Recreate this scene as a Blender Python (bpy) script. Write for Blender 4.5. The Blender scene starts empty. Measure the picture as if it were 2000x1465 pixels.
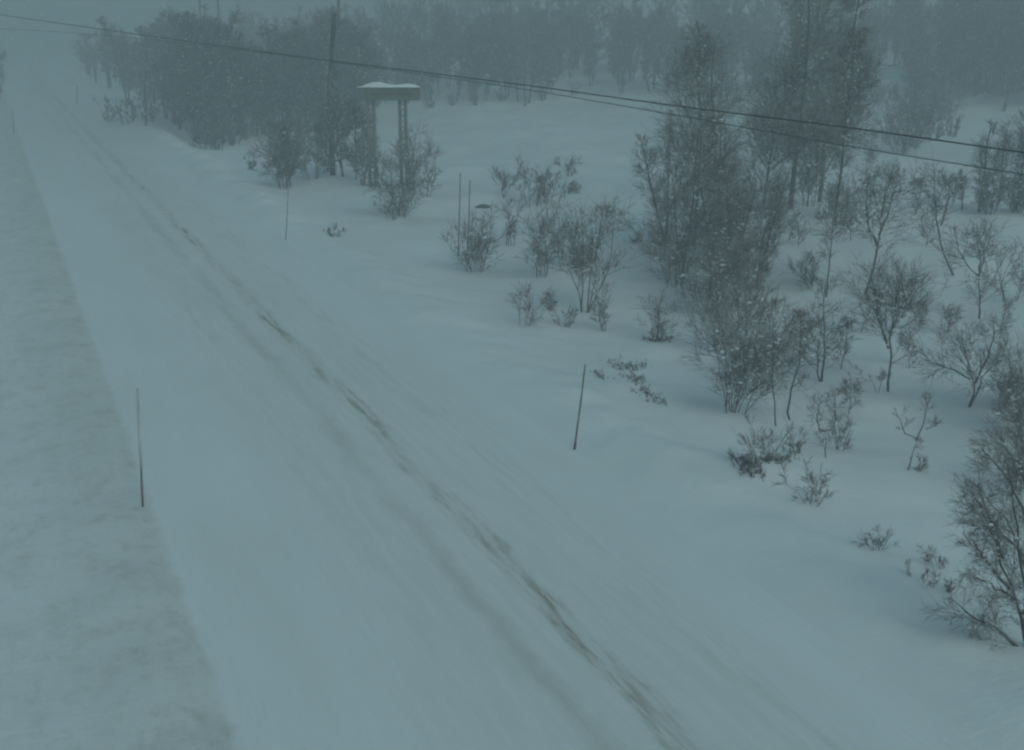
import bpy, bmesh, math
import numpy as np
from mathutils import Vector

R_ = math.radians
SC = bpy.context.scene
COL = SC.collection

# ------------------------------------------------------------------ camera
CAM_H = 8.5
FPX = 1000 / math.tan(R_(22.5))                 # focal length in photo pixels (2000 wide)
PITCH = math.atan((732.5 - 35) / FPX)
cd = bpy.data.cameras.new('camera'); cam = bpy.data.objects.new('camera', cd); COL.objects.link(cam)
cd.sensor_fit = 'HORIZONTAL'; cd.angle = R_(45); cd.clip_start = 0.1; cd.clip_end = 6000
cam.location = (0, 0, CAM_H); cam.rotation_euler = (math.pi/2 - PITCH, 0, 0)
SC.camera = cam

# ------------------------------------------------------------------ light
SUN_EL, SUN_AZ = R_(32), R_(150)
w = bpy.data.worlds.new('World'); SC.world = w; w.use_nodes = True
nt = w.node_tree; nt.nodes.clear()
sky = nt.nodes.new('ShaderNodeTexSky'); sky.sky_type = 'NISHITA'; sky.sun_disc = False
sky.sun_elevation = SUN_EL; sky.sun_rotation = SUN_AZ; sky.dust_density = 4; sky.air_density = 1.0; sky.ozone_density = 1.0
tint = nt.nodes.new('ShaderNodeMix'); tint.data_type = 'RGBA'; tint.blend_type = 'MULTIPLY'
tint.inputs[0].default_value = 1; tint.inputs[7].default_value = (0.74, 1.0, 0.965, 1)
bg = nt.nodes.new('ShaderNodeBackground'); bg.inputs[1].default_value = 0.1
out = nt.nodes.new('ShaderNodeOutputWorld')
nt.links.new(sky.outputs[0], tint.inputs[6]); nt.links.new(tint.outputs[2], bg.inputs[0]); nt.links.new(bg.outputs[0], out.inputs[0])
sd = bpy.data.lights.new('sun', 'SUN'); sd.energy = 0.65; sd.angle = R_(60); sd.color = (0.62, 0.92, 1.0)
so = bpy.data.objects.new('sun', sd); COL.objects.link(so)
sdir = Vector((math.sin(SUN_AZ)*math.cos(SUN_EL), math.cos(SUN_AZ)*math.cos(SUN_EL), math.sin(SUN_EL)))
so.rotation_euler = sdir.to_track_quat('Z', 'Y').to_euler(); so.location = (0, 0, 60)
SC.view_settings.view_transform = 'Standard'; SC.view_settings.look = 'None'
SC.view_settings.exposure = 0.0; SC.view_settings.gamma = 1
SC.cycles.volume_bounces = 3; SC.cycles.max_bounces = 8; SC.cycles.diffuse_bounces = 3
SC.cycles.filter_width = 2.3

# ------------------------------------------------------------------ road frame and terrain
ANG = math.atan2(-1045, math.hypot(FPX, 697.5))
U = np.array([math.sin(ANG), math.cos(ANG)])    # along the road
N = np.array([U[1], -U[0]])                     # across, to the right
V_L, V_R = 2.12, 10.3
_r = np.random.default_rng(5)
_waves = [(_r.normal(size=2) * k, _r.uniform(0, 6.28), a) for k, a in
          [(0.1, .22)]*3 + [(0.22, .12)]*4 + [(0.5, .07)]*5 + [(1.1, .03)]*6 + [(2.2, .012)]*6]
def smooth(a, b, x):
    t = np.clip((x - a) / (b - a), 0, 1); return t * t * (3 - 2 * t)
MOUNDS = []                                     # x, y, height, radius
def terrain(x, y):
    x = np.asarray(x, float); y = np.asarray(y, float)
    s = x*U[0] + y*U[1]; v = x*N[0] + y*N[1]
    n = sum(a*np.sin(k[0]*x + k[1]*y + ph) for k, ph, a in _waves)
    right = smooth(10.6, 18, v); left = smooth(1.9, -6, v)
    z = n * (right * .9 + left * .55)
    z = z + .34*np.exp(-((v-11.7)/1.0)**2) * (0.6+.3*np.sin(s*.35)+.18*np.sin(s*1.3+.5)+.1*np.sin(s*2.9+v*2)) * smooth(V_R, V_R+.6, v) * (.7 + 1.0*smooth(40, 75, s))
    z = z + .025*np.exp(-((v-11.9)/1.5)**2) * smooth(V_R, V_R+.5, v) * (np.sin(2.3*s+1.1*v)*np.sin(1.7*s-2.9*v+1)+.7*np.sin(3.7*s+.6*v)*np.sin(4.1*v-.8*s))
    z = z + .10*np.exp(-((v-1.35)/.6)**2) * (0.8+.35*np.sin(s*.8)+.25*np.sin(s*2.1+1)) * smooth(2.1, 1.7, v)
    for c, wd, dp in ((6.1, .22, .02), (7.0, .20, .03)):
        cc = c + .06*np.sin(s*.21) + .04*np.sin(s*.57+1)
        z = z - dp*np.exp(-((v-cc)/wd)**2)
    d = np.hypot(x, y)
    z = z + (np.maximum(0, d-118)*.10 + np.maximum(0, d-170)*.05) * smooth(-60, 25, x) * smooth(420, 200, d) * 1.0 \
        + 0
    z = z + smooth(420, 200, d) * 0 + np.where(d > 118, 0, 0)
    for mx, my, mh, mr in MOUNDS:
        z = z + mh*np.exp(-((x-mx)**2+(y-my)**2)/mr**2)
    return z
def ray(px, py):
    dx = (px-1000)/FPX; dy = (732.5-py)/FPX
    return np.array([dx, math.cos(PITCH)+dy*math.sin(PITCH), -math.sin(PITCH)+dy*math.cos(PITCH)])
def ground(px, py):                             # photo pixel -> point on the snow
    d = ray(px, py); z = 0
    for _ in range(25):
        t = (z-CAM_H)/d[2]; p = d*t; z = .5*z + .5*float(terrain(p[0], p[1]))
    return np.array([p[0], p[1], z])
def plane_pt(px, py, depth):                    # photo pixel -> point at a given forward depth
    d = ray(px, py); t = depth/d[1]
    return np.array([d[0]*t, depth, CAM_H + d[2]*t])
for px, py, mh, mr in ((1500, 925, .28, 1.0), (1290, 668, .16, .8), (1245, 745, .1, .8), (1110, 335, .2, 1.0), (940, 400, .25, .9), (1730, 760, .2, .8)):
    d = ray(px, py); p = d*(-CAM_H/d[2]); MOUNDS.append((p[0], p[1], mh, mr))

# ------------------------------------------------------------------ materials
def mat(name):
    m = bpy.data.materials.new(name); m.use_nodes = True
    b = m.node_tree.nodes['Principled BSDF']; b.inputs['Specular IOR Level'].default_value = .2
    return m, m.node_tree, b
def nd(t, kind, **kw):
    n = t.nodes.new(kind)
    for k, v in kw.items(): setattr(n, k, v)
    return n
def math_(t, op, a, b=None, clamp=False):
    n = nd(t, 'ShaderNodeMath', operation=op, use_clamp=clamp)
    for i, x in enumerate((a, b)):
        if x is None: continue
        if isinstance(x, (int, float)): n.inputs[i].default_value = x
        else: t.links.new(x, n.inputs[i])
    return n.outputs[0]
def noise(t, vec, scale, detail=4, rough=.55):
    n = nd(t, 'ShaderNodeTexNoise'); n.inputs['Scale'].default_value = scale
    n.inputs['Detail'].default_value = detail; n.inputs['Roughness'].default_value = rough
    if vec is not None: t.links.new(vec, n.inputs['Vector'])
    return n.outputs[0]
def ramp(t, x, a, b):
    n = nd(t, 'ShaderNodeMapRange', interpolation_type='SMOOTHSTEP'); n.clamp = True
    n.inputs[1].default_value = a; n.inputs[2].default_value = b
    t.links.new(x, n.inputs[0]); return n.outputs[0]
def mixc(t, f, a, b):
    n = nd(t, 'ShaderNodeMix', data_type='RGBA')
    if isinstance(f, (int, float)): n.inputs[0].default_value = f
    else: t.links.new(f, n.inputs[0])
    for i, c in ((6, a), (7, b)):
        if isinstance(c, tuple): n.inputs[i].default_value = (*c, 1)
        else: t.links.new(c, n.inputs[i])
    return n.outputs[2]
def road_coords(t):
    tc = nd(t, 'ShaderNodeTexCoord').outputs['Object']
    def dot(vv):
        n = nd(t, 'ShaderNodeVectorMath', operation='DOT_PRODUCT'); n.inputs[1].default_value = (vv[0], vv[1], 0)
        t.links.new(tc, n.inputs[0]); return n.outputs['Value']
    s, v = dot(U), dot(N)
    def comb(ks, kv):
        c = nd(t, 'ShaderNodeCombineXYZ'); t.links.new(math_(t, 'MULTIPLY', s, ks), c.inputs[0]); t.links.new(math_(t, 'MULTIPLY', v, kv), c.inputs[1]); return c.outputs[0]
    return tc, s, v, comb
SNOW = (.80, .82, .83)
def bump(t, b, h, strength, dist):
    n = nd(t, 'ShaderNodeBump'); n.inputs['Strength'].default_value = strength; n.inputs['Distance'].default_value = dist
    t.links.new(h, n.inputs['Height']); t.links.new(n.outputs[0], b.inputs['Normal'])
def band(t, v, c, wdt):                          # 1 at v=c, soft fall-off
    a = math_(t, 'ABSOLUTE', math_(t, 'SUBTRACT', v, c)); return ramp(t, a, wdt, 0.0)

def snow_ground():
    m, t, b = mat('drifted_snow'); tc, s, v, comb = road_coords(t)
    c = mixc(t, ramp(t, noise(t, tc, .25, 5), .35, .7), SNOW, (.74, .77, .77))
    # thin wind-scoured snow with grit and grass showing beside the road
    left = math_(t, 'MULTIPLY', ramp(t, math_(t, 'ADD', v, math_(t, 'MULTIPLY', math_(t, 'SUBTRACT', noise(t, tc, 1.6, 5, .65), .5), .45)), 2.1, 1.86), .9)
    edge = ramp(t, v, -.9, 2.0)
    n1 = noise(t, comb(.8, 1.1), 1.3, 6, .7); n2 = noise(t, comb(2.6, 3.2), 1.0, 6, .72)
    patch = math_(t, 'ADD', math_(t, 'MULTIPLY', ramp(t, n1, .45, .70), .55), math_(t, 'MULTIPLY', ramp(t, n2, .50, .68), .55))
    patch = math_(t, 'MULTIPLY', math_(t, 'ADD', math_(t, 'MULTIPLY', patch, .5), math_(t, 'MULTIPLY', edge, math_(t, 'ADD', .12, math_(t, 'MULTIPLY', n1, .45)))), left, True)
    c = mixc(t, patch, c, (.47, .46, .41))
    t.links.new(c, b.inputs['Base Color']); b.inputs['Roughness'].default_value = .75
    h = math_(t, 'ADD', noise(t, comb(1.2, .6), 1.5, 6, .6), math_(t, 'MULTIPLY', noise(t, tc, 9, 4), .25))
    bump(t, b, h, .35, .12)
    return m
def snow_road():
    m, t, b = mat('packed_road_snow'); tc, s, v, comb = road_coords(t)
    wob = math_(t, 'MULTIPLY', math_(t, 'SUBTRACT', noise(t, comb(.25, .0), 1, 5, .6), .5), .7)
    vv = math_(t, 'ADD', v, wob)
    soft = math_(t, 'MULTIPLY', math_(t, 'SUBTRACT', noise(t, comb(.7, 2.2), 1, 6, .7), .5), .6)
    vs = math_(t, 'ADD', vv, soft)
    streak = noise(t, comb(.3, 3.2), 1.5, 5, .6)
    blotch = noise(t, comb(.22, .9), 1.2, 4, .6)
    patchy = ramp(t, blotch, .46, .66)
    fine = noise(t, comb(.8, 4.5), 1.0, 6, .6)
    clod = noise(t, comb(.42, 4.6), 1.3, 6, .66)
    c = mixc(t, ramp(t, noise(t, comb(.12, .5), 1, 5), .35, .7), SNOW, (.75, .78, .78))
    # driven lane, slightly soiled
    lane = math_(t, 'MULTIPLY', math_(t, 'MULTIPLY', ramp(t, vv, 3.6, 5.4), ramp(t, vv, 9.6, 7.6)), math_(t, 'ADD', .12, math_(t, 'MULTIPLY', ramp(t, streak, .35, .7), .18)))
    c = mixc(t, lane, c, (.58, .59, .54))
    # brown streak of the right wheels
    t1 = math_(t, 'MULTIPLY', band(t, vs, 7.0, .36), math_(t, 'ADD', .07, math_(t, 'MULTIPLY', math_(t, 'ADD', .24, math_(t, 'MULTIPLY', patchy, .62)), math_(t, 'ADD', .10, ramp(t, clod, .42, .62)))), True)
    haze_fade = math_(t, 'ADD', .75, math_(t, 'MULTIPLY', ramp(t, s, 70, 38), .25)); t1 = math_(t, 'MULTIPLY', t1, haze_fade)  # wheel tracks weaken with distance: haze fading put into the colour
    c = mixc(t, t1, c, (.26, .215, .15))
    t2 = math_(t, 'MULTIPLY', band(t, vs, 6.08, .33), math_(t, 'ADD', .08, math_(t, 'MULTIPLY', ramp(t, blotch, .62, .4), .20)), True)
    t2 = math_(t, 'MULTIPLY', t2, haze_fade)
    c = mixc(t, t2, c, (.30, .29, .25))
    t3 = math_(t, 'MULTIPLY', band(t, vs, 5.0, .35), math_(t, 'MULTIPLY', ramp(t, blotch, .5, .65), .09))
    c = mixc(t, t3, c, (.35, .34, .3))
    t4 = math_(t, 'MULTIPLY', band(t, vs, 8.6, .5), math_(t, 'MULTIPLY', ramp(t, streak, .45, .65), .14))
    c = mixc(t, t4, c, (.38, .37, .3))
    t.links.new(c, b.inputs['Base Color']); b.inputs['Roughness'].default_value = .7
    h = math_(t, 'ADD', streak, math_(t, 'MULTIPLY', clod, .5)); bump(t, b, h, .6, .07)
    return m
def bark(name, c1, c2, frost, scale=6):
    m, t, b = mat(name); tc = nd(t, 'ShaderNodeTexCoord').outputs['Object']
    c = mixc(t, ramp(t, noise(t, tc, scale, 4), .35, .65), c1, c2)
    g = nd(t, 'ShaderNodeNewGeometry'); sx = nd(t, 'ShaderNodeSeparateXYZ'); t.links.new(g.outputs['Normal'], sx.inputs[0])
    f = math_(t, 'MULTIPLY', math_(t, 'MULTIPLY', ramp(t, sx.outputs[2], .05, .5), ramp(t, noise(t, tc, 3.1, 4), .40, .58)), frost)
    c = mixc(t, f, c, (.78, .8, .8))
    t.links.new(c, b.inputs['Base Color']); b.inputs['Roughness'].default_value = .9
    return m
def plain(name, c1, c2, rough=.6, scale=5, stretch=(1, 1, 1), metal=0):
    m, t, b = mat(name); tc = nd(t, 'ShaderNodeTexCoord').outputs['Object']
    mp = nd(t, 'ShaderNodeMapping'); mp.inputs['Scale'].default_value = stretch; t.links.new(tc, mp.inputs[0])
    c = mixc(t, ramp(t, noise(t, mp.outputs[0], scale, 5), .35, .65), c1, c2)
    t.links.new(c, b.inputs['Base Color']); b.inputs['Roughness'].default_value = rough; b.inputs['Metallic'].default_value = metal
    return m
M = dict(
    ground=snow_ground(), road=snow_road(),
    trunk=bark('birch_bark', (.06, .05, .048), (.13, .112, .105), .55),
    twig=bark('twig_bark', (.105, .078, .080), (.18, .138, .136), .75),
    far_twig=bark('far_twig_bark', (.06, .047, .05), (.10, .08, .08), .4),
    heath=bark('heather', (.05, .030, .022), (.10, .055, .040), .3),
    pole=plain('weathered_wood', (.035, .028, .024), (.065, .052, .043), .85, 3, (4, 4, .3)),
    stake=plain('stained_bamboo', (.11, .095, .09), (.16, .135, .125), .6, 4),
    foot=plain('red_paint', (.13, .07, .065), (.10, .06, .055), .6, 9),
    cable=plain('cable_sheath', (.02, .02, .022), (.035, .035, .037), .6, 2),
    board=plain('faded_sign_paint', (.125, .13, .105), (.15, .155, .125), .55, 2),
    band=plain('faded_red_band', (.13, .085, .08), (.11, .08, .075), .55, 2),
    steel=plain('galvanised_steel', (.14, .145, .145), (.18, .185, .185), .5, 4),
    rime=plain('clinging_snow', (.80, .82, .83), (.74, .77, .78), .8, 3),
    flake=plain('snowflake', (.85, .86, .87), (.8, .82, .83), .8, 3),
    crust=plain('wind_packed_snow', (.55, .57, .58), (.32, .33, .33), .8, 9, (1, 1, .35)),
    rock=plain('dark_rock', (.06, .058, .055), (.12, .11, .10), .9, 5),
)

# ------------------------------------------------------------------ mesh helpers
def mesh_np(name, V, F, m, smooth_=True):
    me = bpy.data.meshes.new(name); V = np.ascontiguousarray(V, np.float32); F = np.ascontiguousarray(F, np.int32); k = F.shape[1]
    me.vertices.add(len(V)); me.vertices.foreach_set('co', V.ravel())
    me.loops.add(F.size); me.loops.foreach_set('vertex_index', F.ravel())
    me.polygons.add(len(F)); me.polygons.foreach_set('loop_start', np.arange(0, F.size, k, dtype=np.int32))
    me.polygons.foreach_set('loop_total', np.full(len(F), k, np.int32))
    me.polygons.foreach_set('use_smooth', np.full(len(F), smooth_, bool))
    me.update(calc_edges=True); me.materials.append(m); return me
def link(name, me, parent=None):
    o = bpy.data.objects.new(name, me); COL.objects.link(o)
    if parent is not None: o.parent = parent
    return o
def tag(o, label, cat, group=None):
    o['label'] = label; o['category'] = cat
    if group: o['group'] = group
    return o
def empty(name, loc, label, cat, group=None):
    o = bpy.data.objects.new(name, None); COL.objects.link(o); o.location = tuple(float(a) for a in loc); o.empty_display_size = .2
    return tag(o, label, cat, group)
def copy_tree(o, loc, rz, sc):
    c = o.copy(); COL.objects.link(c); c.location = tuple(float(a) for a in loc); c.rotation_euler = (0, 0, rz); c.scale = sc
    for ch in list(o.children):
        d = ch.copy(); COL.objects.link(d); d.parent = c
    return c
def crown_mesh(name, V, F, LV_, LF_, m):
    me = mesh_np(name, np.concatenate([V, LV_]), np.concatenate([np.concatenate([LF_ + len(V), LF_[:, :1] + len(V)], 1)[:0], F]), m)
    bm = bmesh.new(); bm.from_mesh(me); bm.verts.ensure_lookup_table(); n0 = len(V)
    for f in LF_:
        q = bm.faces.new([bm.verts[n0+int(i)] for i in f]); q.material_index = 1; q.smooth = True
    bm.to_mesh(me); bm.free(); me.materials.append(M['rime']); return me
def tubes(P, Rr, S):
    """P (n,k,3) polylines, Rr (n,k) radii -> verts, quads"""
    n, k, _ = P.shape
    T = np.gradient(P, axis=1); T /= np.linalg.norm(T, axis=2, keepdims=True) + 1e-9
    ref = np.where(np.abs(T[..., 2:3]) > .9, np.array([1., 0, 0]), np.array([0, 0, 1.]))
    A = np.cross(T, ref); A /= np.linalg.norm(A, axis=2, keepdims=True) + 1e-9
    B = np.cross(T, A)
    th = np.arange(S)*2*math.pi/S
    V = P[:, :, None, :] + Rr[:, :, None, None]*(np.cos(th)[None, None, :, None]*A[:, :, None, :] + np.sin(th)[None, None, :, None]*B[:, :, None, :])
    idx = np.arange(n*k*S).reshape(n, k, S); a = idx[:, :-1]; b = idx[:, 1:]
    F = np.stack([a, np.roll(a, -1, 2), np.roll(b, -1, 2), b], -1).reshape(-1, 4)
    return V.reshape(-1, 3), F
def join(parts):
    Vs, Fs, o = [], [], 0
    for V, F in parts: Vs.append(V); Fs.append(F + o); o += len(V)
    return np.concatenate(Vs), np.concatenate(Fs)
def unit(a): return a/(np.linalg.norm(a, axis=-1, keepdims=True) + 1e-9)
def run(rng, start, d, L, k, wig, trop):
    P = np.empty((len(start), k, 3)); P[:, 0] = start; d = unit(d); st = (L/(k-1))[:, None]; tr = np.asarray(trop, float).reshape(-1, 1)
    for i in range(1, k):
        P[:, i] = P[:, i-1] + d*st
        d = unit(d + rng.normal(size=d.shape)*wig + np.array([0, 0, 1.])*tr)
    return P
def sprout(rng, P, Rr, n, t0, t1, a0, a1):
    """n children per parent polyline -> start, direction, radius there, t"""
    N_, K = Rr.shape; idx = np.repeat(np.arange(N_), n); t = rng.uniform(t0, t1, len(idx))
    f = t*(K-1); i = np.minimum(f.astype(int), K-2); u = (f-i)[:, None]
    p = P[idx, i]*(1-u) + P[idx, i+1]*u; r = Rr[idx, i]*(1-u[:, 0]) + Rr[idx, i+1]*u[:, 0]
    T = unit(P[idx, i+1]-P[idx, i]); q = rng.normal(size=T.shape); q -= (q*T).sum(1, keepdims=True)*T; q = unit(q)
    a = rng.uniform(a0, a1, len(idx))[:, None]
    return p, np.cos(a)*T + np.sin(a)*q, r, t
def taper(r0, r1, k): return r0[:, None] + (r1 - r0)[:, None]*(np.linspace(0, 1, k)**.8)[None]

_b = bmesh.new(); bmesh.ops.create_icosphere(_b, subdivisions=1, radius=1)
ICO_V = np.array([v.co[:] for v in _b.verts]); ICO_F = np.array([[v.index for v in f.verts] for f in _b.faces]); _b.free()
def lump_mesh(rng, pos, rad):
    sc = np.stack([rng.uniform(.8, 1.7, len(pos)), rng.uniform(.8, 1.7, len(pos)), rng.uniform(.5, .85, len(pos))], 1)
    V = pos[:, None] + ICO_V[None]*rad[:, None, None]*sc[:, None]*rng.uniform(.75, 1.2, (len(pos), len(ICO_V), 1))
    F = (np.arange(len(pos))*len(ICO_V))[:, None, None] + ICO_F[None]
    return V.reshape(-1, 3), F.reshape(-1, 3)
def woody(seed, h, wdt, stems=1, lean=.12, base=.05, n1=26, n2=9, n3=5, t0=.25, a1=(.55, 1.15), trop=.07, rmin=.004, r0=None,
          wig=.10, path=None, stem_wig=.07, prof='tree', l2=.6, l3=.8, spread=1.3, lumps=1.5):
    """bare woody plant -> (stem tubes, crown tubes) as arrays; wdt = crown radius"""
    rng = np.random.default_rng(seed); r0 = r0 or max(h*.011, .012)
    if path is None:
        az = rng.uniform(0, 6.283, stems) + np.arange(stems)*2.4
        o = np.stack([np.cos(az), np.sin(az), 0*az], 1)
        ln = lean*rng.uniform(.15, 1.35, (stems, 1))
        st = o*base*rng.uniform(0, 1, (stems, 1)) - np.array([0, 0, .12])
        L = h*rng.uniform(.72 if stems < 4 else .45, 1.0, stems)*(1+.25*ln[:, 0]**2) + .12
        L[0] = h + .12
        P0 = run(rng, st, np.array([0, 0, 1.]) + o*ln, L, 10, stem_wig, trop*.6)
    else:
        k = 10; P0 = []
        for q in path:
            q = np.asarray(q, float); dd = np.r_[0, np.cumsum(np.linalg.norm(np.diff(q, axis=0), axis=1))]
            x = np.linspace(0, dd[-1], k); P0.append(np.stack([np.interp(x, dd, q[:, j]) for j in range(3)], 1))
        P0 = np.array(P0); P0[:, 1:-1] += rng.normal(size=P0[:, 1:-1].shape)*.012*h*.4
    rr = r0*(1/np.sqrt(len(P0)) if path is None and stems > 2 else 1)*np.ones(len(P0))*rng.uniform(.8, 1.1, len(P0))
    rr = np.maximum(rr, rmin*1.6)
    R0 = taper(rr, np.maximum(rr*.22, rmin), 10)
    stem = [tubes(P0, R0, 6)]; crown = []
    p, d, r, t = sprout(rng, P0, R0, max(1, round(n1/len(P0))), t0, .98, *a1)
    u = (t-t0)/(1-t0)
    if prof == 'tree': f = np.sin(np.pi*np.clip(u*.82+.16, 0, 1))**.8
    elif prof == 'cone': f = 1.05-.8*u
    else: f = .65+.35*u - .45*np.maximum(u-.8, 0)*5*.4
    L1 = np.maximum(wdt*spread*f*rng.uniform(.55, 1.15, len(p)), .05)
    P1 = run(rng, p, d, L1, 6, wig, trop); r1 = np.maximum(np.minimum(r*.6, L1*.011), rmin); R1 = taper(r1, np.maximum(r1*.35, rmin*.8), 6)
    crown.append(tubes(P1, R1, 4))
    if n2:
        p, d, r, t = sprout(rng, P1, R1, n2, .2, .98, .4, .95)
        L2 = np.repeat(L1, n2)*l2*rng.uniform(.5, 1.2, len(p))*(1.1-.5*t)
        P2 = run(rng, p, d, L2, 4, wig*.8, trop*.6); R2 = taper(np.maximum(r*.55, rmin), np.full(len(p), rmin*.7), 4); crown.append(tubes(P2, R2, 3))
        if n3:
            p, d, r, t = sprout(rng, P2, R2, n3, .15, .97, .35, .9)
            L3 = np.maximum(np.repeat(L2, n3)*l3*rng.uniform(.5, 1.3, len(p)), .04)
            P3 = run(rng, p, d, L3, 3, wig*.6, trop*.3); R3 = taper(np.full(len(p), rmin*.85), np.full(len(p), rmin*.5), 3); crown.append(tubes(P3, R3, 3))
    k = max(6, int(len(P1)*lumps)); sel = rng.integers(len(P1), size=k); j = rng.integers(1, 4, k)
    pos = P1[sel, j] + np.array([0, 0, rmin*1.5]); rad = np.clip(L1[sel]*.05, rmin*1.6, .06)*rng.uniform(.5, 1.2, k)
    V, F = join(crown); LV_, LF_ = lump_mesh(rng, pos, rad)
    return join(stem), (V, F, LV_, LF_)
def plant(name, loc, label, cat, wd, group=None, parts=('trunk', 'crown'), mats=('trunk', 'twig')):
    root = empty(name, loc, label, cat, group); (V, F), cr = wd
    link(parts[0], mesh_np(parts[0], V, F, M[mats[0]]), root); link(parts[1], crown_mesh(parts[1], *cr, M[mats[1]]), root)
    return root
def ring_mesh(name, P, Rr, m, S=12, cap=True):
    V, F = tubes(np.asarray(P, float)[None], np.asarray(Rr, float)[None], S)
    bm = bmesh.new(); vs = [bm.verts.new(v) for v in V]
    for f in F: bm.faces.new([vs[i] for i in f])
    if cap: bm.faces.new(vs[:S]); bm.faces.new(vs[-S:])
    bmesh.ops.recalc_face_normals(bm, faces=bm.faces)
    me = bpy.data.meshes.new(name); bm.to_mesh(me); bm.free(); me.materials.append(m)
    for p in me.polygons: p.use_smooth = len(p.vertices) == 4
    return me
def box_mesh(name, c, s, m, bevel=.01):
    bm = bmesh.new(); bmesh.ops.create_cube(bm, size=1)
    for v in bm.verts: v.co = Vector((v.co.x*s[0]+c[0], v.co.y*s[1]+c[1], v.co.z*s[2]+c[2]))
    if bevel: bmesh.ops.bevel(bm, geom=bm.edges[:], offset=bevel, segments=2, affect='EDGES')
    me = bpy.data.meshes.new(name); bm.to_mesh(me); bm.free(); me.materials.append(m); return me

# ------------------------------------------------------------------ ground and road: one graded sheet, split at the road edges
def graded(a, b, step, lo, hi, g=1.12):
    x = list(np.arange(a, b, step)); x.append(b)
    st = step; q = b
    while q < hi: st *= g; q += st; x.append(q)
    st = step; q = a
    while q > lo: st *= g; q -= st; x.insert(0, q)
    return np.array(x)
sv = graded(8, 112, .24, -700, 1500); vl = graded(-12, V_L, .2, -1200, V_L)
vl = vl[vl <= V_L]; vr = graded(V_R, 45, .22, V_R, 1400, 1.1); vr = vr[vr >= V_R]; vm = np.linspace(V_L, V_R, 92)
def sheet(name, vv, m):
    S_, V_ = np.meshgrid(sv, vv, indexing='ij'); x = S_*U[0]+V_*N[0]; y = S_*U[1]+V_*N[1]
    P = np.stack([x, y, terrain(x, y)], -1).reshape(-1, 3)
    i = np.arange(len(P)).reshape(S_.shape); F = np.stack([i[:-1, :-1], i[:-1, 1:], i[1:, 1:], i[1:, :-1]], -1).reshape(-1, 4)[:, ::-1]
    return P, F
o = link('ground', mesh_np('ground', *join([sheet('l', vl, 0), sheet('r', vr, 0)]), M['ground'])); o['kind'] = 'structure'
o = link('road', mesh_np('road', *sheet('road', vm, 0), M['road'])); o['kind'] = 'structure'

# ------------------------------------------------------------------ snow stakes
def stake(bx, by, tx, ty, r, label, group='snow stakes along the road', foot=True, crust=False):
    g = ground(bx, by); tp = plane_pt(tx, ty, g[1]); d = tp - g
    root = empty('snow_stake', g, label, 'snow stake', group)
    k = 7; P = np.array([d*t for t in np.linspace(-.12, 1, k)]); P[2:-1] += np.array([.006, 0, 0])*np.sin(np.linspace(0, 3, k-3))[:, None]
    link('shaft', ring_mesh('shaft', P, np.linspace(r, r*.7, k), M['stake'], 10), root)
    if crust: link('snow_crust', ring_mesh('snow_crust', [d*.32, d*.45, d*.75, d*1.01], [r*.9, r*1.12, r*1.15, r*.9], M['crust'], 10), root)
    if foot: link('foot_sleeve', ring_mesh('foot_sleeve', [d*-.05, d*.09], [r*1.25, r*1.25], M['foot'], 10), root)
stake(279, 990, 268, 760, .021, 'thick grey-brown snow stake at the left road edge, nearest the camera', foot=False, crust=True)
stake(1122, 878, 1143, 712, .021, 'thin leaning snow stake with reddish foot on the right verge near the slanting heather strip')
stake(558, 470, 563, 368, .016, 'faint thin snow stake on the right road edge below the roadside bush', foot=False)
stake(895, 500, 899, 338, .024, 'taller left one of two thin stakes rising from the rounded bush')
stake(913, 502, 918, 352, .024, 'shorter right one of two thin stakes rising from the rounded bush')
stake(27, 262, 24, 212, .03, 'faint far snow stake at the left road edge', foot=False)
stake(150, 205, 151, 168, .05, 'small dark blurred marker post far off at the end of the road', foot=False)

# ------------------------------------------------------------------ poles, sign, cables
def pole(px, by, ty, r, label, tx=None, dist=None, h=None):
    g = ground(px, by); tp = plane_pt(tx or px, ty, g[1]); z = h or (tp[2]-g[2])
    root = empty('utility_pole', g, label, 'utility pole')
    link('shaft', ring_mesh('shaft', [(0, 0, -.4), (0, 0, z*.5), ((tp[0]-g[0]), 0, z)], [r, r*.9, r*.75], M['pole'], 14), root)
    link('cap', ring_mesh('cap', [((tp[0]-g[0]), 0, z+.003), ((tp[0]-g[0]), 0, z+.06)], [r*.85, r*.3], M['steel'], 14), root)
    return root
pole(650, 342, 25, .16, 'bare dark wooden pole among the bushes left of the sign', tx=653)
pole(664, 232, 5, .15, 'faint wooden pole rising behind the bare dark pole', h=11.5)
g = ground(418, 160)
root = empty('power_pylon', g, 'faint two-legged wooden pylon with crossbars rising behind the left birches', 'pylon')
for sx in (-1.15, 1.15):
    link('leg', ring_mesh('leg', [(sx, 0, -.3), (sx*.98, 0, 12.2)], [.17, .13], M['pole'], 12), root)
link('brace', box_mesh('brace', (0, -.19, 7.4), (2.7, .1, .22), M['pole']), root)
link('crossarm', box_mesh('crossarm', (0, -.19, 11.3), (5.2, .1, .22), M['pole']), root)

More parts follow.
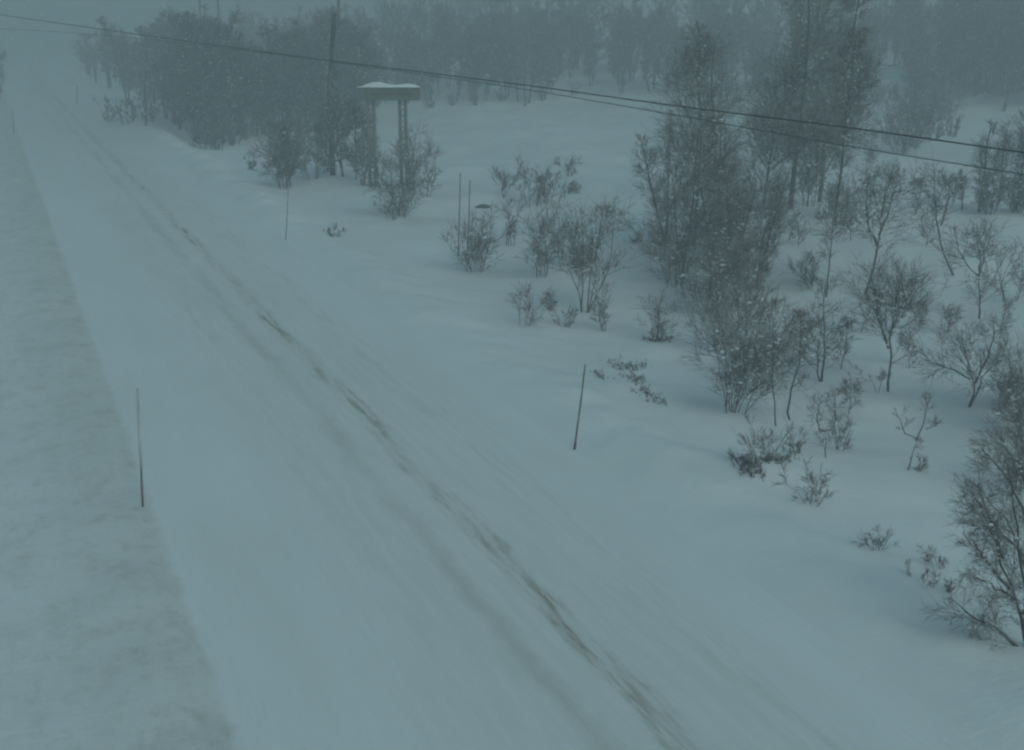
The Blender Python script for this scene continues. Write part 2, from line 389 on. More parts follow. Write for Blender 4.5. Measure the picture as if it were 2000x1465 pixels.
g = ground(757, 366); dep = g[1]
root = empty('road_sign', g, 'wide low roadside sign board with a snow cap on two lattice posts', 'sign')
L_ = plane_pt(697, 170, dep); Rb = plane_pt(820, 196, dep); c = ((L_+Rb)/2 - g); wS = Rb[0]-L_[0]; hS = L_[2]-Rb[2]
zt = L_[2]-g[2]
link('board', box_mesh('board', (c[0], 0, zt-hS/2), (wS, .12, hS), M['board'], .02), root)
link('lettering_band', box_mesh('lettering_band', (c[0]+.15, -.067, zt-hS*.52), (wS*.66, .012, hS*.22), M['band'], .003), root)
for px in (726, 788):
    x = plane_pt(px, 300, dep)[0]-g[0]; p = None
    post = link('post', ring_mesh('post', [(x-.14, .16, -.3), (x-.14, .16, zt-.1)], [.085, .085], M['steel'], 8), root)
    link('chord', ring_mesh('chord', [(x+.14, .16, -.3), (x+.14, .16, zt-.1)], [.085, .085], M['steel'], 8), post)
    zz = np.arange(0, zt-.4, .28); Q = np.array([[(x-.14 if i % 2 else x+.14), .16, z] for i, z in enumerate(zz)])
    link('lacing', ring_mesh('lacing', Q, [.035]*len(Q), M['steel'], 6), post)
def snow_cap(xc, wd, z, dpt, amp):
    nx, ny = 40, 9; xs = np.linspace(-.5, .5, nx); ys = np.linspace(-.5, .5, ny); V = []; 
    for xx in xs:
        for yy in ys:
            e = max(0, 1-(2*abs(xx))**6)*max(0, 1-(2*abs(yy))**4)
            hgt = amp*(.55+.25*math.cos((xx+.22)*11)+.2*math.cos((xx-.1)*7+1))*e**.6
            V.append((xc+xx*wd, yy*dpt, z+hgt+.004))
    i = np.arange(nx*ny).reshape(nx, ny); F = np.stack([i[:-1, :-1], i[1:, :-1], i[1:, 1:], i[:-1, 1:]], -1).reshape(-1, 4)
    return np.array(V), F
link('snow_cap', mesh_np('snow_cap', *snow_cap(c[0], wS*1.03, zt-.02, .34, .30), M['rime']), root)

def cable(pts, label, r):
    P = []
    for px, py, dep in pts: P.append(plane_pt(px, py, dep))
    P = np.array(P); t = np.linspace(0, len(P)-1, 120); i = np.minimum(t.astype(int), len(P)-2); f = (t-i)[:, None]
    p0 = P[np.maximum(i-1, 0)]; p1 = P[i]; p2 = P[i+1]; p3 = P[np.minimum(i+2, len(P)-1)]
    Q = .5*((2*p1) + (p2-p0)*f + (2*p0-5*p1+4*p2-p3)*f**2 + (3*p1-p0-3*p2+p3)*f**3)
    tag(link('power_cable', ring_mesh('power_cable', Q, np.full(len(Q), r), M['cable'], 8)), label, 'cable', 'overhead cables crossing the scene')
def inv(px, a, b): return 1/(1/a + (1/b-1/a)*px/2000)
cable([(x, y, inv(x, 72, 26)) for x, y in ((-260, -8), (0, 29), (390, 84), (650, 119), (1000, 163), (1300, 204), (1640, 247), (2000, 298), (2500, 368), (3200, 470))],
      'upper dark overhead cable running straight across the whole picture', .018)
cable([(x, y, inv(x, 95, 30)) for x, y in ((-260, 44), (0, 56), (160, 66), (420, 92), (900, 156), (1200, 204), (1460, 250), (1660, 286), (2000, 341), (2500, 425), (3200, 545))],
      'lower sagging overhead cable, meeting the upper one near the middle', .014)

# ------------------------------------------------------------------ single trees and shrubs of the right-hand snow field
SEED = [100]
def dims(px, by, ty, wpx):
    g = ground(px, by); h = plane_pt(px, ty, g[1])[2]-g[2]; mpp = math.hypot(g[0], g[1])*1.01/FPX
    return g, max(h, .15), wpx*mpp/2
def rm(g, k=1.0): return max(.0030, math.hypot(g[0], g[1])*.000165)*k
def tree(px, by, ty, wpx, label, name='birch', cat='tree', group=None, k=1.0, **kw):
    SEED[0] += 1; g, h, w_ = dims(px, by, ty, wpx); a = dict(n1=30, n2=9, n3=5, rmin=rm(g, k*.9), stems=1, wig=.055, l2=.65); a.update(kw)
    return plant(name, g, label, cat, woody(SEED[0], h, w_, **a), group)
def bush(px, by, ty, wpx, label, name='willow_shrub', cat='shrub', group=None, k=1.0, mats=('trunk', 'twig'), **kw):
    SEED[0] += 1; g, h, w_ = dims(px, by, ty, wpx)
    a = dict(stems=9, lean=min(1.1, .75*w_/h), base=w_*.35, n1=60, n2=5, n3=3, t0=.12, a1=(.3, .95), l2=.68, l3=.8, wig=.06, rmin=rm(g, k), prof='bush', r0=max(.009, h*.02), stem_wig=.12); a.update(kw)
    return plant(name, g, label, cat, woody(SEED[0], h, a.pop('limb', .7)*w_+.10*h, **a), group, ('stems', 'twigs'), mats)
def pathtree(px, by, depth_paths, wpx, label, name='birch_sapling', cat='tree', k=1.0, limb=None, **kw):
    SEED[0] += 1; g = ground(px, by); rng = np.random.default_rng(SEED[0]); paths = []
    for q in depth_paths:
        pp = [plane_pt(x, y, g[1])-g for x, y in q]
        off = rng.normal()*.10
        for i, p in enumerate(pp): p[1] += off*i*np.linalg.norm(pp[-1])*.25
        pp[0] = pp[0] - np.array([0, 0, .1]) if q[0] == (px, by) else pp[0]
        paths.append(pp)
    ys = [y for q in depth_paths for _, y in q]; mpp = math.hypot(g[0], g[1])*1.01/FPX; h = (max(ys)-min(ys))*mpp
    a = dict(n1=24, n2=5, n3=3, l2=.7, l3=.8, wig=.055, rmin=rm(g, k*.9), path=paths, t0=.3, r0=h*.013); a.update(kw)
    return plant(name, g, label, cat, woody(SEED[0], h, limb or wpx*mpp/2, **a))

# the tall dark birches
tree(1540, 408, -150, 220, 'tall dark birch with thick dark foot, largest tree in the picture', n1=100, n2=11, n3=5, t0=.14, r0=.13, a1=(.5, 1.25), stem_wig=.05, prof='cone', spread=1.0)
tree(1600, 395, -70, 160, 'dense tall birch right behind the largest birch', n1=90, n2=11, n3=5, t0=.12, r0=.10, prof='cone', spread=1.0)
tree(1632, 440, 45, 100, 'narrow tall birch with bare lower trunk to the right of the largest birch', n1=100, n2=9, n3=4, t0=.28, r0=.08)
tree(1490, 410, 120, 140, 'slender birch against the left side of the largest birch', n1=100, n2=9, n3=4, t0=.06)
# thicket left of it
G = 'birches of the dense thicket on the snow field'
for px, by, ty, wp, lb in (
                           (1300, 500, 215, 100, 'leftmost birch of the dense thicket'),
                           (1330, 545, 250, 120, 'dark birch at the front left of the dense thicket'),
                           (1385, 520, 245, 120, 'birch in the middle of the dense thicket under the cables'),
                           (1400, 590, 330, 130, 'birch at the front of the dense thicket'),
                           (1440, 600, 320, 120, 'front right birch of the dense thicket, above the low bushy shrub'),
                           (1475, 560, 330, 90, 'rightmost birch of the dense thicket'),
                           (1420, 500, 300, 120, 'birch at the back of the dense thicket beside the slender birch')):
    tree(px, by, ty, wp*.78, lb, group=G, n1=64, n2=9, n3=4, t0=.04, stems=2, lean=.12, a1=(.4, 1.1))
tree(1352, 480, 40, 130, 'tallest slim birch of the dense thicket, rising above the rest', group=G, n1=110, n2=9, n3=4, t0=.06, spread=1.5, a1=(.5, 1.1))
tree(1382, 500, 95, 100, 'slim tall birch right beside the tallest one of the dense thicket', group=G, n1=80, n2=8, n3=3, t0=.1, spread=1.4, a1=(.5, 1.1))
bush(1575, 402, 290, 100, 'dark brush at the foot of the two largest birches', stems=9, n1=60)
bush(1625, 425, 350, 80, 'low brush round the foot of the narrow tall birch', stems=8, n1=40)
bush(1320, 560, 400, 110, 'low dense shrub along the foot of the dense thicket', stems=12)
bush(1380, 610, 480, 120, 'low snowy shrub below the front birch of the dense thicket', stems=12, n1=80)
bush(1430, 640, 520, 110, 'snow-flecked shrub between the dense thicket and the wide bushy shrub', stems=10, n1=70)
bush(1400, 690, 580, 90, 'thin shrub on the upper left side of the wide bushy shrub', stems=8)
bush(1495, 450, 340, 90, 'grey shrub between the dense thicket and the foot of the largest birch', stems=10, n1=80)
for px, by, ty, wp in ((1560, 480, 420, 50), (1660, 470, 390, 60), (1795, 640, 590, 50), (1640, 720, 620, 60), (1570, 700, 620, 60), (1680, 650, 560, 60), (1775, 720, 650, 50), (1810, 480, 400, 60), (1700, 330, 260, 50), (1745, 360, 320, 40), (1850, 650, 600, 50), (1655, 810, 740, 50), (1690, 380, 300, 50), (1950, 660, 590, 50), (1790, 420, 350, 50)):
    tree(px, by, ty, wp, 'faint thin sapling scattered between the single birches of the right field', name='birch_sapling', group='faint saplings scattered on the right field', n1=22, n2=6, n3=3, t0=.12, l2=.6, l3=.7)
bush(1462, 550, 430, 100, 'low spreading shrub at the right foot of the dense thicket', stems=12)
# in front of the thicket
bush(1428, 805, 610, 150, 'wide bushy shrub standing in front of the dense thicket', stems=12, n1=105, n2=5, n3=3)
bush(1480, 760, 650, 120, 'low tangled shrub between the wide bushy shrub and the thin twin birches', stems=10)
tree(1516, 832, 590, 110, 'thin birch with bare lower stem, left of two thin birches', n1=42, n2=5, n3=3, t0=.3, r0=.022)
pathtree(1545, 820, [[(1545, 820), (1535, 790), (1543, 755), (1556, 720), (1560, 660), (1555, 600)]], 90, 'thin birch with a crooked stem, right of two thin birches', name='birch', n1=42, n2=5, n3=3)
pathtree(1605, 745, [[(1605, 745), (1610, 690), (1606, 640), (1603, 590), (1606, 540)], [(1605, 745), (1597, 720), (1602, 680), (1608, 640)]], 110,
         'birch with two stems joined at a dark foot, middle of the right field', name='birch', n1=50, n2=5, n3=3, t0=.2)
pathtree(1612, 893, [[(1612, 893), (1613, 860), (1612, 842)], [(1612, 842), (1598, 836), (1592, 815), (1596, 770)], [(1612, 842), (1626, 838), (1632, 815), (1630, 765)]], 60,
         'small birch forked in a U shape above a dark foot', n1=30, n2=5, n3=3, t0=.25)
bush(1640, 880, 800, 60, 'small twiggy shrub right of the U-forked birch', stems=6, n1=24)
tree(1613, 580, 380, 70, 'slim upright birch with bare stem behind the two-stemmed birch', n1=37, n2=5, n3=3, t0=.35, r0=.03)
bush(1590, 560, 520, 80, 'low faint shrub round the slim upright birch', n1=30, stems=7)
pathtree(1705, 575, [[(1690, 575), (1705, 530), (1712, 490), (1716, 450), (1722, 400), (1735, 345)], [(1716, 460), (1730, 430), (1745, 380), (1750, 350)], [(1712, 480), (1695, 440), (1690, 390), (1692, 350)]], 110,
         'forked birch with a leaning dark foot below the narrow tall birch', name='birch', n1=67, n2=5, n3=3, t0=.1)
pathtree(1735, 765, [[(1735, 765), (1737, 700), (1735, 640), (1742, 580), (1752, 520)], [(1736, 680), (1722, 640), (1710, 580), (1706, 540)], [(1736, 650), (1765, 600), (1790, 550)]], 130,
         'round-crowned birch with a clean lower stem and snowy foot', name='birch', n1=90, n2=5, n3=3, t0=.1)
pathtree(1715, 768, [[(1715, 768), (1705, 745), (1680, 738), (1645, 745)], [(1715, 768), (1722, 740), (1735, 728)], [(1715, 768), (1690, 765), (1640, 772)]], 40,
         'low bent branches spreading over the snow at the foot of the round-crowned birch', name='bent_shrub', cat='shrub', n1=22, n2=5, n3=3)
pathtree(1865, 538, [[(1865, 538), (1852, 515), (1842, 480), (1838, 430), (1836, 380), (1840, 335)], [(1838, 440), (1850, 400), (1858, 350)]], 90,
         'birch with a bare trunk curving to the left', name='birch', n1=45, n2=5, n3=3, t0=.35)
pathtree(1913, 622, [[(1913, 622), (1913, 580), (1912, 540)], [(1912, 540), (1890, 520), (1875, 490), (1868, 455)], [(1912, 540), (1915, 500), (1905, 455)], [(1912, 540), (1925, 500), (1930, 460)]], 80,
         'small birch with bare stem under a dense round crown, right of the curving birch', n1=60, n2=5, n3=3, t0=.25)
pathtree(1892, 795, [[(1892, 795), (1903, 750), (1885, 715), (1850, 680)], [(1903, 750), (1925, 700), (1938, 650), (1935, 620)], [(1895, 740), (1860, 720), (1800, 700)], [(1892, 795), (1920, 740), (1960, 700), (1985, 680)], [(1897, 730), (1880, 680), (1872, 640)]], 90,
         'wide spreading birch shrub with a broken dark foot near the right edge', name='birch_shrub', cat='shrub', n1=75, n2=5, n3=3, t0=.15)
pathtree(1772, 918, [[(1772, 918), (1782, 885), (1790, 858)], [(1790, 858), (1768, 845), (1756, 818), (1750, 798)], [(1790, 858), (1802, 830), (1808, 795), (1815, 765)], [(1808, 838), (1830, 830)]], 40,
         'small leaning sapling forked like a Y, alone on the snow', n1=25, n2=5, n3=3, t0=.3)
bush(1785, 918, 895, 40, 'tiny twig tuft at the foot of the Y-forked sapling', n1=12, stems=4)
bush(1975, 590, 490, 90, 'faint thin shrub at the right edge level with the curving birch', n1=30, stems=6)
bush(2000, 860, 670, 110, 'dark dense shrub cut by the right edge beside the wide spreading shrub', stems=12, n1=112, n2=5, n3=3)
bush(1972, 800, 745, 90, 'low brushy shrub leaning toward the dark dense shrub at the right edge', stems=8)
# big spreading willow, lower right
pathtree(2010, 1265, [[(2010, 1265), (1985, 1180), (1955, 1090), (1935, 1010), (1915, 960)], [(2010, 1265), (2000, 1150), (1980, 1060), (1965, 950), (1950, 890)],
                      [(2010, 1265), (1950, 1230), (1900, 1205), (1860, 1170)], [(2010, 1265), (2030, 1150), (2025, 1000), (2010, 880)], [(1975, 1150), (1920, 1090), (1895, 1050)],
                      [(1960, 1090), (1925, 1010), (1895, 955)], [(2010, 1265), (2060, 1150), (2090, 1000), (2080, 900)], [(2005, 1200), (1950, 1150), (1910, 1130)], [(2010, 1265), (1960, 1275), (1915, 1250)], [(2035, 1190), (1965, 1010), (1900, 945)], [(2045, 1100), (1965, 930), (1905, 865)], [(2040, 1000), (1985, 900), (1935, 850)], [(2040, 1150), (1975, 1050), (1890, 1010)]], 190,
         'big near willow with spreading snow-dusted branches filling the lower right edge', name='willow', n1=190, n2=9, n3=4, t0=.15, r0=.034, a1=(.4, 1.2), wig=.13, spread=.9, trop=.03, l2=.6, l3=.7)
bush(1985, 960, 830, 120, 'twiggy shrub behind the big near willow at the right edge', stems=8, n1=60)

# shrubs of the middle field
bush(1146, 610, 410, 120, 'birch shrub with dark twin stems at its foot, in the middle of the snow field', name='birch_shrub', stems=5, n1=52, n2=8, n3=3, lean=.22, t0=.25)
bush(1060, 540, 425, 110, 'loose shrub left of the twin-stemmed birch shrub', stems=9, n1=45)
bush(1110, 520, 415, 90, 'grey shrub behind the twin-stemmed birch shrub', stems=9, n1=45)
bush(928, 530, 440, 95, 'rounded low bush at the foot of the two thin stakes', stems=14, n1=63)
bush(996, 480, 392, 50, 'thin upright shrub right of the two thin stakes', stems=4, n1=24, lean=.2)
bush(985, 385, 322, 55, 'faint low shrub farthest left in the row behind the dark rock', stems=5, n1=24)
bush(1040, 405, 340, 50, 'faint upright shrub in the row behind the dark rock', stems=4, n1=24)
bush(1078, 398, 345, 60, 'faint shrub right of the upright one behind the dark rock', stems=5, n1=24)
bush(1112, 345, 315, 40, 'small dark tuft highest on the open snow field', stems=6, n1=20)
bush(1117, 377, 362, 40, 'tiny tuft just below the small dark tuft on the open field', stems=4, n1=14)
bush(1028, 636, 570, 70, 'small open shrub lowest left in the middle field', stems=5, n1=26)
bush(1074, 606, 572, 40, 'small round tuft beside the small open shrub', stems=6, n1=20)
bush(1105, 640, 605, 50, 'tiny twigs poking from snow below the twin-stemmed birch shrub', stems=4, n1=14)
bush(1182, 648, 570, 60, 'thin bent shrub right of the twin-stemmed birch shrub', stems=4, n1=22)
bush(1262, 470, 445, 70, 'low wispy shrub at the left foot of the dense thicket', stems=6, n1=24)
bush(1715, 1072, 1035, 60, 'tiny twig tuft alone on the lower right snow', stems=5, n1=18)
bush(1588, 985, 925, 70, 'faint brownish tuft below the heather hummock', stems=6, n1=26, mats=('twig', 'heath'))
bush(1555, 885, 840, 40, 'little twig tuft right of the heather hummock', stems=4, n1=16)
bush(1840, 1105, 1070, 50, 'upper one of the small bent tufts left of the near willow', stems=4, n1=18, lean=1.2)
bush(1800, 1135, 1110, 50, 'lower left one of the small bent tufts left of the near willow', stems=4, n1=16, lean=1.2)
bush(1858, 1160, 1130, 30, 'dark stubby tuft right beside the near willow', stems=5, n1=16)
bush(652, 462, 445, 30, 'tiny tuft alone between road edge and sign', stems=5, n1=14)
bush(770, 425, 395, 90, 'low twigs spreading left of the bush under the sign', stems=5, n1=24, lean=1.1)
bush(785, 422, 292, 120, 'vase-shaped bare bush in front of the sign posts', stems=8, n1=64, n2=6, n3=3, lean=.5, base=.2, limb=.5)
bush(835, 385, 300, 50, 'slim shrub right of the vase-shaped bush', stems=4, n1=26, lean=.3)
bush(490, 332, 300, 25, 'tiny dark tuft on the bank left of the roadside bush', stems=5, n1=16)
bush(556, 368, 235, 75, 'dense roadside bush above the faint thin stake', stems=14, n1=98, n2=7, n3=4, lean=.2)
bush(610, 350, 255, 90, 'loose bush between the dense roadside bush and the bare pole', stems=9, n1=45)
bush(712, 362, 262, 50, 'thin tangled shrub at the left foot of the sign', stems=6, n1=34)
bush(806, 372, 262, 44, 'thin tangled shrub at the right foot of the sign', stems=5, n1=30)
bush(740, 345, 225, 40, 'thin sapling between the two sign posts', stems=2, n1=24, lean=.1)
for px, by, ty, wp, lb in ((672, 345, 120, 70, 'dark birch directly right of the bare pole'), (695, 350, 190, 60, 'dark birch between the bare pole and the sign'), (640, 335, 200, 60, 'dark birch directly left of the bare pole')):
    tree(px, by, ty, wp, lb, group='birches round the bare pole', n1=50, n2=9, n3=4, t0=.08, stems=2, k=1.3)

# exposed heather and rock
def heath(line, n, h, wdt, label):
    SEED[0] += 1; rng = np.random.default_rng(SEED[0]); pts = np.array([ground(*q) for q in line]); c0 = pts.mean(0)
    t = rng.uniform(0, len(pts)-1, n); i = np.minimum(t.astype(int), len(pts)-2); f = (t-i)[:, None]
    p = pts[i]*(1-f)+pts[i+1]*f + np.c_[rng.normal(size=(n, 2))*wdt, np.zeros(n)]
    p[:, 2] = terrain(p[:, 0], p[:, 1])-.04; p -= c0
    d = np.array([0, 0, 1.]) + rng.normal(size=(n, 3))*.6; L = h*rng.uniform(.25, 1.1, n)
    P0 = run(rng, p, d, L, 4, .25, .05); R0 = taper(np.full(n, .0055), np.full(n, .003), 4)
    q, dd, r, _ = sprout(rng, P0, R0, 5, .2, 1, .3, 1.0); P1 = run(rng, q, dd, np.repeat(L, 5)*.45, 3, .2, .05); R1 = taper(np.full(len(q), .0045), np.full(len(q), .0028), 3)
    o = link('heather', mesh_np('heather', *join([tubes(P0, R0, 3), tubes(P1, R1, 3)]), M['heath'])); o.location = tuple(float(a) for a in c0); o['kind'] = 'stuff'
    tag(o, label, 'heather')
heath([(1440, 895), (1462, 915), (1478, 930)], 130, .22, .10, 'reddish-brown heather showing on the left of the snowy hummock')
heath([(1488, 905), (1515, 900), (1550, 888)], 130, .18, .09, 'reddish-brown heather along the upper rim of the snowy hummock')
bush(1490, 900, 830, 90, 'sparse twigs sticking out above the heather hummock', stems=6, n1=24)
heath([(1262, 664), (1290, 668), (1318, 660)], 140, .18, .10, 'dark heather mound under a leaning twig fan')
bush(1285, 664, 600, 80, 'fan of thin twigs leaning left over the dark heather mound', stems=7, n1=34)
heath([(1236, 735), (1262, 765), (1296, 792)], 160, .16, .14, 'long strip of heather slanting down to the right of the leaning stake')
heath([(1198, 705), (1222, 725), (1250, 715)], 110, .18, .16, 'scattered heather at the upper end of the slanting strip')
heath([(1168, 728), (1185, 742)], 50, .14, .08, 'small heather tuft nearest the leaning stake')
heath([(1172, 408), (1195, 415), (1228, 420)], 120, .28, .18, 'low heather patch far up the field left of the thicket')
def rock(px, py, s, label):
    g = ground(px, py); bm = bmesh.new(); bmesh.ops.create_icosphere(bm, subdivisions=4, radius=1)
    rng = np.random.default_rng(int(px))
    ks = rng.normal(size=(6, 3))*2.2; ph = rng.uniform(0, 6, 6)
    for v in bm.verts:
        c_ = np.array(v.co); v.co *= 1+.07*sum(math.sin(float(k@c_)+q) for k, q in zip(ks, ph)); v.co = Vector((v.co.x*s[0], v.co.y*s[1], v.co.z*s[2]))
    me = bpy.data.meshes.new('rock'); bm.to_mesh(me); bm.free(); me.materials.append(M['rock'])
    o = link('rock', me); o.location = g; tag(o, label, 'rock')
rock(942, 405, (.42, .25, .14), 'small dark rock showing through the snow right of the two thin stakes')

# ------------------------------------------------------------------ the woods
def variants(nv, seed, k, hs=(6.0, 7.6), **kw):
    vs = []
    for i in range(nv):
        rng = np.random.default_rng(seed+i); h = rng.uniform(*hs); a = dict(stems=int(rng.integers(1, 4)), n1=40, n2=7, n3=4, t0=.12, lean=.16, base=.3, a1=(.3, .85), r0=.085, rmin=k); a.update(kw)
        vs.append((h, woody(seed+i, h, h*.20, **a)))
    return vs
class Wood:
    def __init__(self, name, vs, label, group, cat='tree', parts=('trunk', 'crown')):
        self.protos = []; self.name, self.label, self.group, self.cat = name, label, group, cat; self.parts = parts
        self.me = [(h, mesh_np(parts[0], *a, M['trunk']), crown_mesh(parts[1], *b, M['far_twig'])) for h, (a, b) in vs]
        self.first = [None]*len(vs); self.rng = np.random.default_rng(7)
    def put(self, x, y, h=None, label=None, group=None):
        i = int(self.rng.integers(len(self.me))); hh, a, b = self.me[i]; s = (h/hh if h else self.rng.uniform(.8, 1.12))
        loc = (x, y, float(terrain(x, y))-.05); rz = self.rng.uniform(0, 6.28); sc = (s*self.rng.uniform(.9, 1.15), s*self.rng.uniform(.9, 1.15), s)
        if self.first[i] is None:
            r = empty(self.name, loc, self.label, self.cat, self.group); link(self.parts[0], a, r); link(self.parts[1], b, r)
            r.rotation_euler = (0, 0, rz); r.scale = sc; self.first[i] = r
        else: r = copy_tree(self.first[i], loc, rz, sc)
        r['label'] = label or self.label; r['group'] = group or self.group
        return r
def base_y(px, knots):
    xs = [k[0] for k in knots]; ys = [k[1] for k in knots]; return float(np.interp(px, xs, ys))
rng = np.random.default_rng(21)
WV = variants(9, 900, .019, n1=46, n2=8)
# roadside wood, upper left
_skip = np.random.default_rng(4)
A = Wood('birch', WV, 'bare birch in the dark wood beside the far right side of the road', 'birches of the roadside wood, upper left')
kn = [(205, 232), (260, 240), (330, 236), (385, 282), (440, 285), (520, 262), (600, 262), (720, 250)]
for i in range(114):
    px = rng.uniform(205, 730); by = base_y(px, kn); g = ground(px, by); q = rng.uniform(0, 1)**1.3*26
    d = g[:2]/np.linalg.norm(g[:2]); x, y = g[:2]+d*q
    s_, v_ = x*U[0]+y*U[1], x*N[0]+y*N[1]
    if v_ < 12.5 or _skip.uniform() < .4*(1-float(smooth(220, 430, px))): continue
    hh = (5.6 + 2.6*smooth(200, 290, px) - 1.9*smooth(410, 490, px)*smooth(620, 540, px))*rng.uniform(.65, 1.18)
    A.put(x, y, hh)
# wood behind the clearing
B = Wood('birch', WV, 'bare birch in the grey wood behind the open snow field', 'birches of the wood behind the open field')
kn = [(700, 218), (820, 214), (940, 206), (1080, 200), (1200, 192), (1330, 186), (1450, 186), (1700, 182), (1790, 182)]
for i in range(128):
    px = rng.uniform(690, 1790); by = base_y(px, kn); g = ground(px, by); q = rng.uniform(0, 1)**1.5*38
    d = g[:2]/np.linalg.norm(g[:2]); x, y = g[:2]+d*q
    if 1690 < px < 1770 and q < 8: continue
    B.put(x, y, rng.uniform(5.0, 8.0))
# wood at the upper right
C_ = Wood('birch', WV, 'bare birch in the dark wood at the upper right corner', 'birches of the upper right wood')
kn = [(1780, 240), (1850, 225), (1930, 222), (2060, 215)]
for i in range(60):
    px = rng.uniform(1785, 2110); by = base_y(px, kn); g = ground(px, by); q = rng.uniform(0, 1)*24
    d = g[:2]/np.linalg.norm(g[:2]); x, y = g[:2]+d*q
    C_.put(x, y, rng.uniform(6.5, 10.0)*(.75+.25*smooth(1790, 1880, px)))
for px, by, h in ((-25, 205, 5.5), (0, 195, 4.5), (-60, 210, 6.5), (-90, 215, 6)):
    g = ground(px, by); A.put(g[0], g[1], h, 'blurred dark tree cut by the left edge across the far road', 'trees at the left edge')
# shrubs round the woods
SV = variants(5, 950, .015, (2.0, 2.8), stems=9, lean=.5, base=.5, n1=54, n2=5, n3=3, prof='bush', t0=.1, r0=.05)
S = Wood('willow_shrub', SV, 'bare willow shrub at the foot of the woods', 'willow shrubs along the edge of the woods', 'shrub', ('stems', 'twigs'))
for px, by, h in ((215, 238, 2), (250, 243, 2.2), (290, 240, 1.9), (395, 290, 2.2), (425, 292, 2), (455, 284, 2.1), (480, 272, 1.8), (345, 244, 1.8), (590, 268, 2), (700, 240, 2), (840, 212, 1.6), (880, 206, 1.5),
                  (1400, 196, 1.6), (1440, 205, 1.8), (1470, 198, 1.6), (1660, 215, 2.0), (1690, 235, 1.8), (1715, 205, 1.8), (1745, 240, 2.2), (1755, 200, 2.0), (1780, 260, 2.0), (1820, 275, 1.8), (1860, 268, 1.6), (1340, 192, 1.5),
                  (930, 205, 1.5), (980, 198, 1.4), (1060, 193, 1.4), (1120, 190, 1.3), (1770, 235, 2.3), (1800, 240, 2.1), (1760, 285, 2.0), (1790, 290, 1.6), (1730, 275, 1.4), (1830, 235, 2)):
    g = ground(px, by); S.put(g[0], g[1], h)
for px, by, ty, wp, lb in ((1800, 250, 185, 70, 'dark bush under the upper right wood, left of the snow gap'), (1760, 300, 225, 80, 'low dark bush between the narrow tall birch and the upper right wood'), (1845, 238, 180, 60, 'dark bush at the foot of the upper right wood'),
                           (1930, 418, 340, 60, 'reddish low shrub at the foot of the thin birch group'), (1985, 415, 350, 60, 'low shrub beside the reddish one under the thin birch group')):
    bush(px, by, ty, wp, lb, stems=10, n1=70)
T = 'thin upright birch of the loose group below the upper right wood'
D_ = Wood('birch', variants(4, 970, .008, (4, 5), n1=34, n2=7, n3=4, lean=.08, stems=1), T, 'loose birches below the upper right wood')
for px, by, ty in ((1918, 415, 235), (1945, 400, 240), (1975, 410, 215), (2005, 420, 225), (1880, 410, 330), (1960, 385, 260)):
    g, h, _ = dims(px, by, ty, 50); D_.put(g[0], g[1], h)
tree(1026, 207, 55, 60, 'birch with a stout dark trunk standing in front of the grey wood', r0=.13, n1=34, n2=8, n3=4, t0=.35, k=1.1)
tree(285, 246, 80, 55, 'birch with a straight dark trunk at the front of the roadside wood', r0=.10, n1=34, n2=8, n3=4, t0=.25, k=1.1)
# snow-plastered saplings in the woods
def snow_sapling(px, by, ty, wpx, label):
    g, h, w_ = dims(px, by, ty, wpx); rng = np.random.default_rng(int(px)); root = empty('snow_laden_sapling', g, label, 'sapling')
    link('trunk', ring_mesh('trunk', [(0, 0, -.1), (.12*h*.2, 0, h*.6), (.1*h, 0, h)], [.06, .05, .03], M['trunk'], 8), root)
    bm = bmesh.new()
    for j in range(60):
        t = rng.uniform(.15, 1.0); r = w_*(1.05-.6*t)*rng.uniform(.16, .36); n0 = len(bm.verts)
        ret = bmesh.ops.create_icosphere(bm, subdivisions=2, radius=1)
        off = Vector((rng.normal()*w_*.35*(1.1-t)+.12*h*t, rng.normal()*w_*.35*(1.1-t), h*t))
        for v in ret['verts']:
            c_ = v.co*(1+.2*rng.normal()); v.co = Vector((c_.x*r, c_.y*r, c_.z*r*1.25))+off
    me = bpy.data.meshes.new('clinging_snow'); bm.to_mesh(me); bm.free(); me.materials.append(M['rime'])
    for p in me.polygons: p.use_smooth = True
    link('clinging_snow', me, root)
snow_sapling(1228, 172, 108, 26, 'snow-plastered sapling standing pale against the grey wood')
snow_sapling(1978, 185, 130, 20, 'snow-plastered sapling pale against the upper right wood, nearest the right edge')
snow_sapling(1855, 178, 138, 14, 'smaller snow-plastered sapling left of the one at the right edge')
snow_sapling(913, 112, 76, 14, 'faint snow-plastered sapling high in the grey wood above the sign')

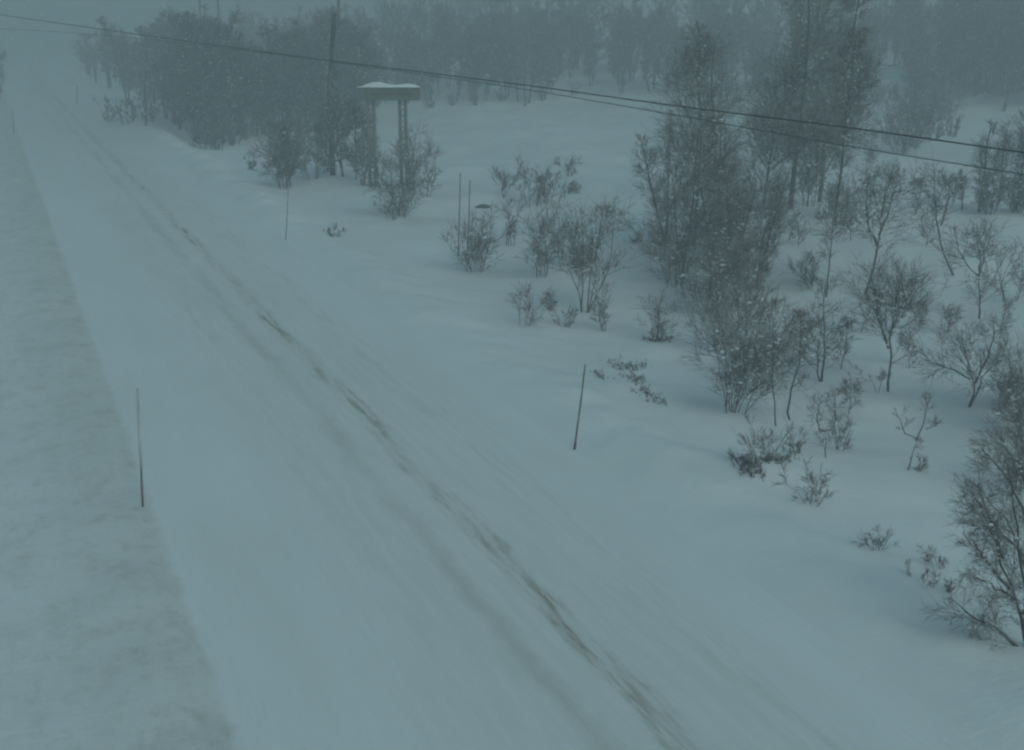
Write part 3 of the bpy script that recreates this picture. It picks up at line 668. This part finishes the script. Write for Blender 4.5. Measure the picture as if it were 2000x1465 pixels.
# the mass of trees deeper on the slope
LV = [woody(800+i, 6.5, 1.9, stems=2, n1=26, n2=6, n3=0, t0=.15, rmin=.036, r0=.09) for i in range(5)]
prt = []; rng = np.random.default_rng(3)
for i in range(420):
    a = rng.uniform(-.50, .62); d = rng.uniform(142, 225); x, y = math.sin(a)*d, math.cos(a)*d
    if x*N[0]+y*N[1] < 14: continue
    (V, F), (V2, F2, _a, _b2) = LV[int(rng.integers(5))]; th = rng.uniform(0, 6.28); s = rng.uniform(.8, 1.25)
    Rz = np.array([[math.cos(th), -math.sin(th), 0], [math.sin(th), math.cos(th), 0], [0, 0, 1]])*s; off = np.array([x, y, float(terrain(x, y))-.1])
    prt += [(V@Rz.T+off, F), (V2@Rz.T+off, F2)]
o = link('far_wood', mesh_np('far_wood', *join(prt), M['far_twig'])); o['kind'] = 'stuff'
tag(o, 'blurred mass of bare trees deep on the misty slope', 'wood')

# ------------------------------------------------------------------ falling snow
rng = np.random.default_rng(77); nf = 40000
d = 26 + 90*rng.uniform(0, 1, nf)**.7; a = rng.uniform(-.55, .55, nf); fx = np.sin(a)*d; fy = np.cos(a)*d; fz = terrain(fx, fy) + rng.uniform(.3, 12, nf)
r = rng.uniform(.005, .010, nf)*(1+d/90)
oc = np.array([[1, 0, 0], [-1, 0, 0], [0, 1, 0], [0, -1, 0], [.35, 0, 1.7], [-.35, 0, -1.7]])
V = np.stack([fx, fy, fz], 1)[:, None, :] + oc[None]*r[:, None, None]
f8 = np.array([[0, 2, 4], [2, 1, 4], [1, 3, 4], [3, 0, 4], [2, 0, 5], [1, 2, 5], [3, 1, 5], [0, 3, 5]])
F = (np.arange(nf)*6)[:, None, None] + f8[None]
o = link('falling_snow', mesh_np('falling_snow', V.reshape(-1, 3), F.reshape(-1, 3), M['flake'])); o['kind'] = 'stuff'
tag(o, 'fine snowflakes blowing through the air', 'snowfall')

# ------------------------------------------------------------------ haze
DENS = .0082
m = bpy.data.materials.new('blowing_snow_haze'); m.use_nodes = True; t = m.node_tree; t.nodes.clear()
pv = t.nodes.new('ShaderNodeVolumePrincipled'); pv.inputs['Density'].default_value = DENS; pv.inputs['Color'].default_value = (.62, .68, .70, 1)
pv.inputs['Anisotropy'].default_value = 0.0
mo = t.nodes.new('ShaderNodeOutputMaterial'); t.links.new(pv.outputs[0], mo.inputs['Volume'])
o = link('haze', box_mesh('haze', (0, 0, 0), (1, 1, 1), m, 0)); o['kind'] = 'stuff'
zl, zh = -3.0, 46.0
o.scale = (3600, 3600, zh-zl); o.location = (100, 400, (zl+zh)/2)
tag(o, 'pale blowing-snow haze over the whole scene', 'haze')
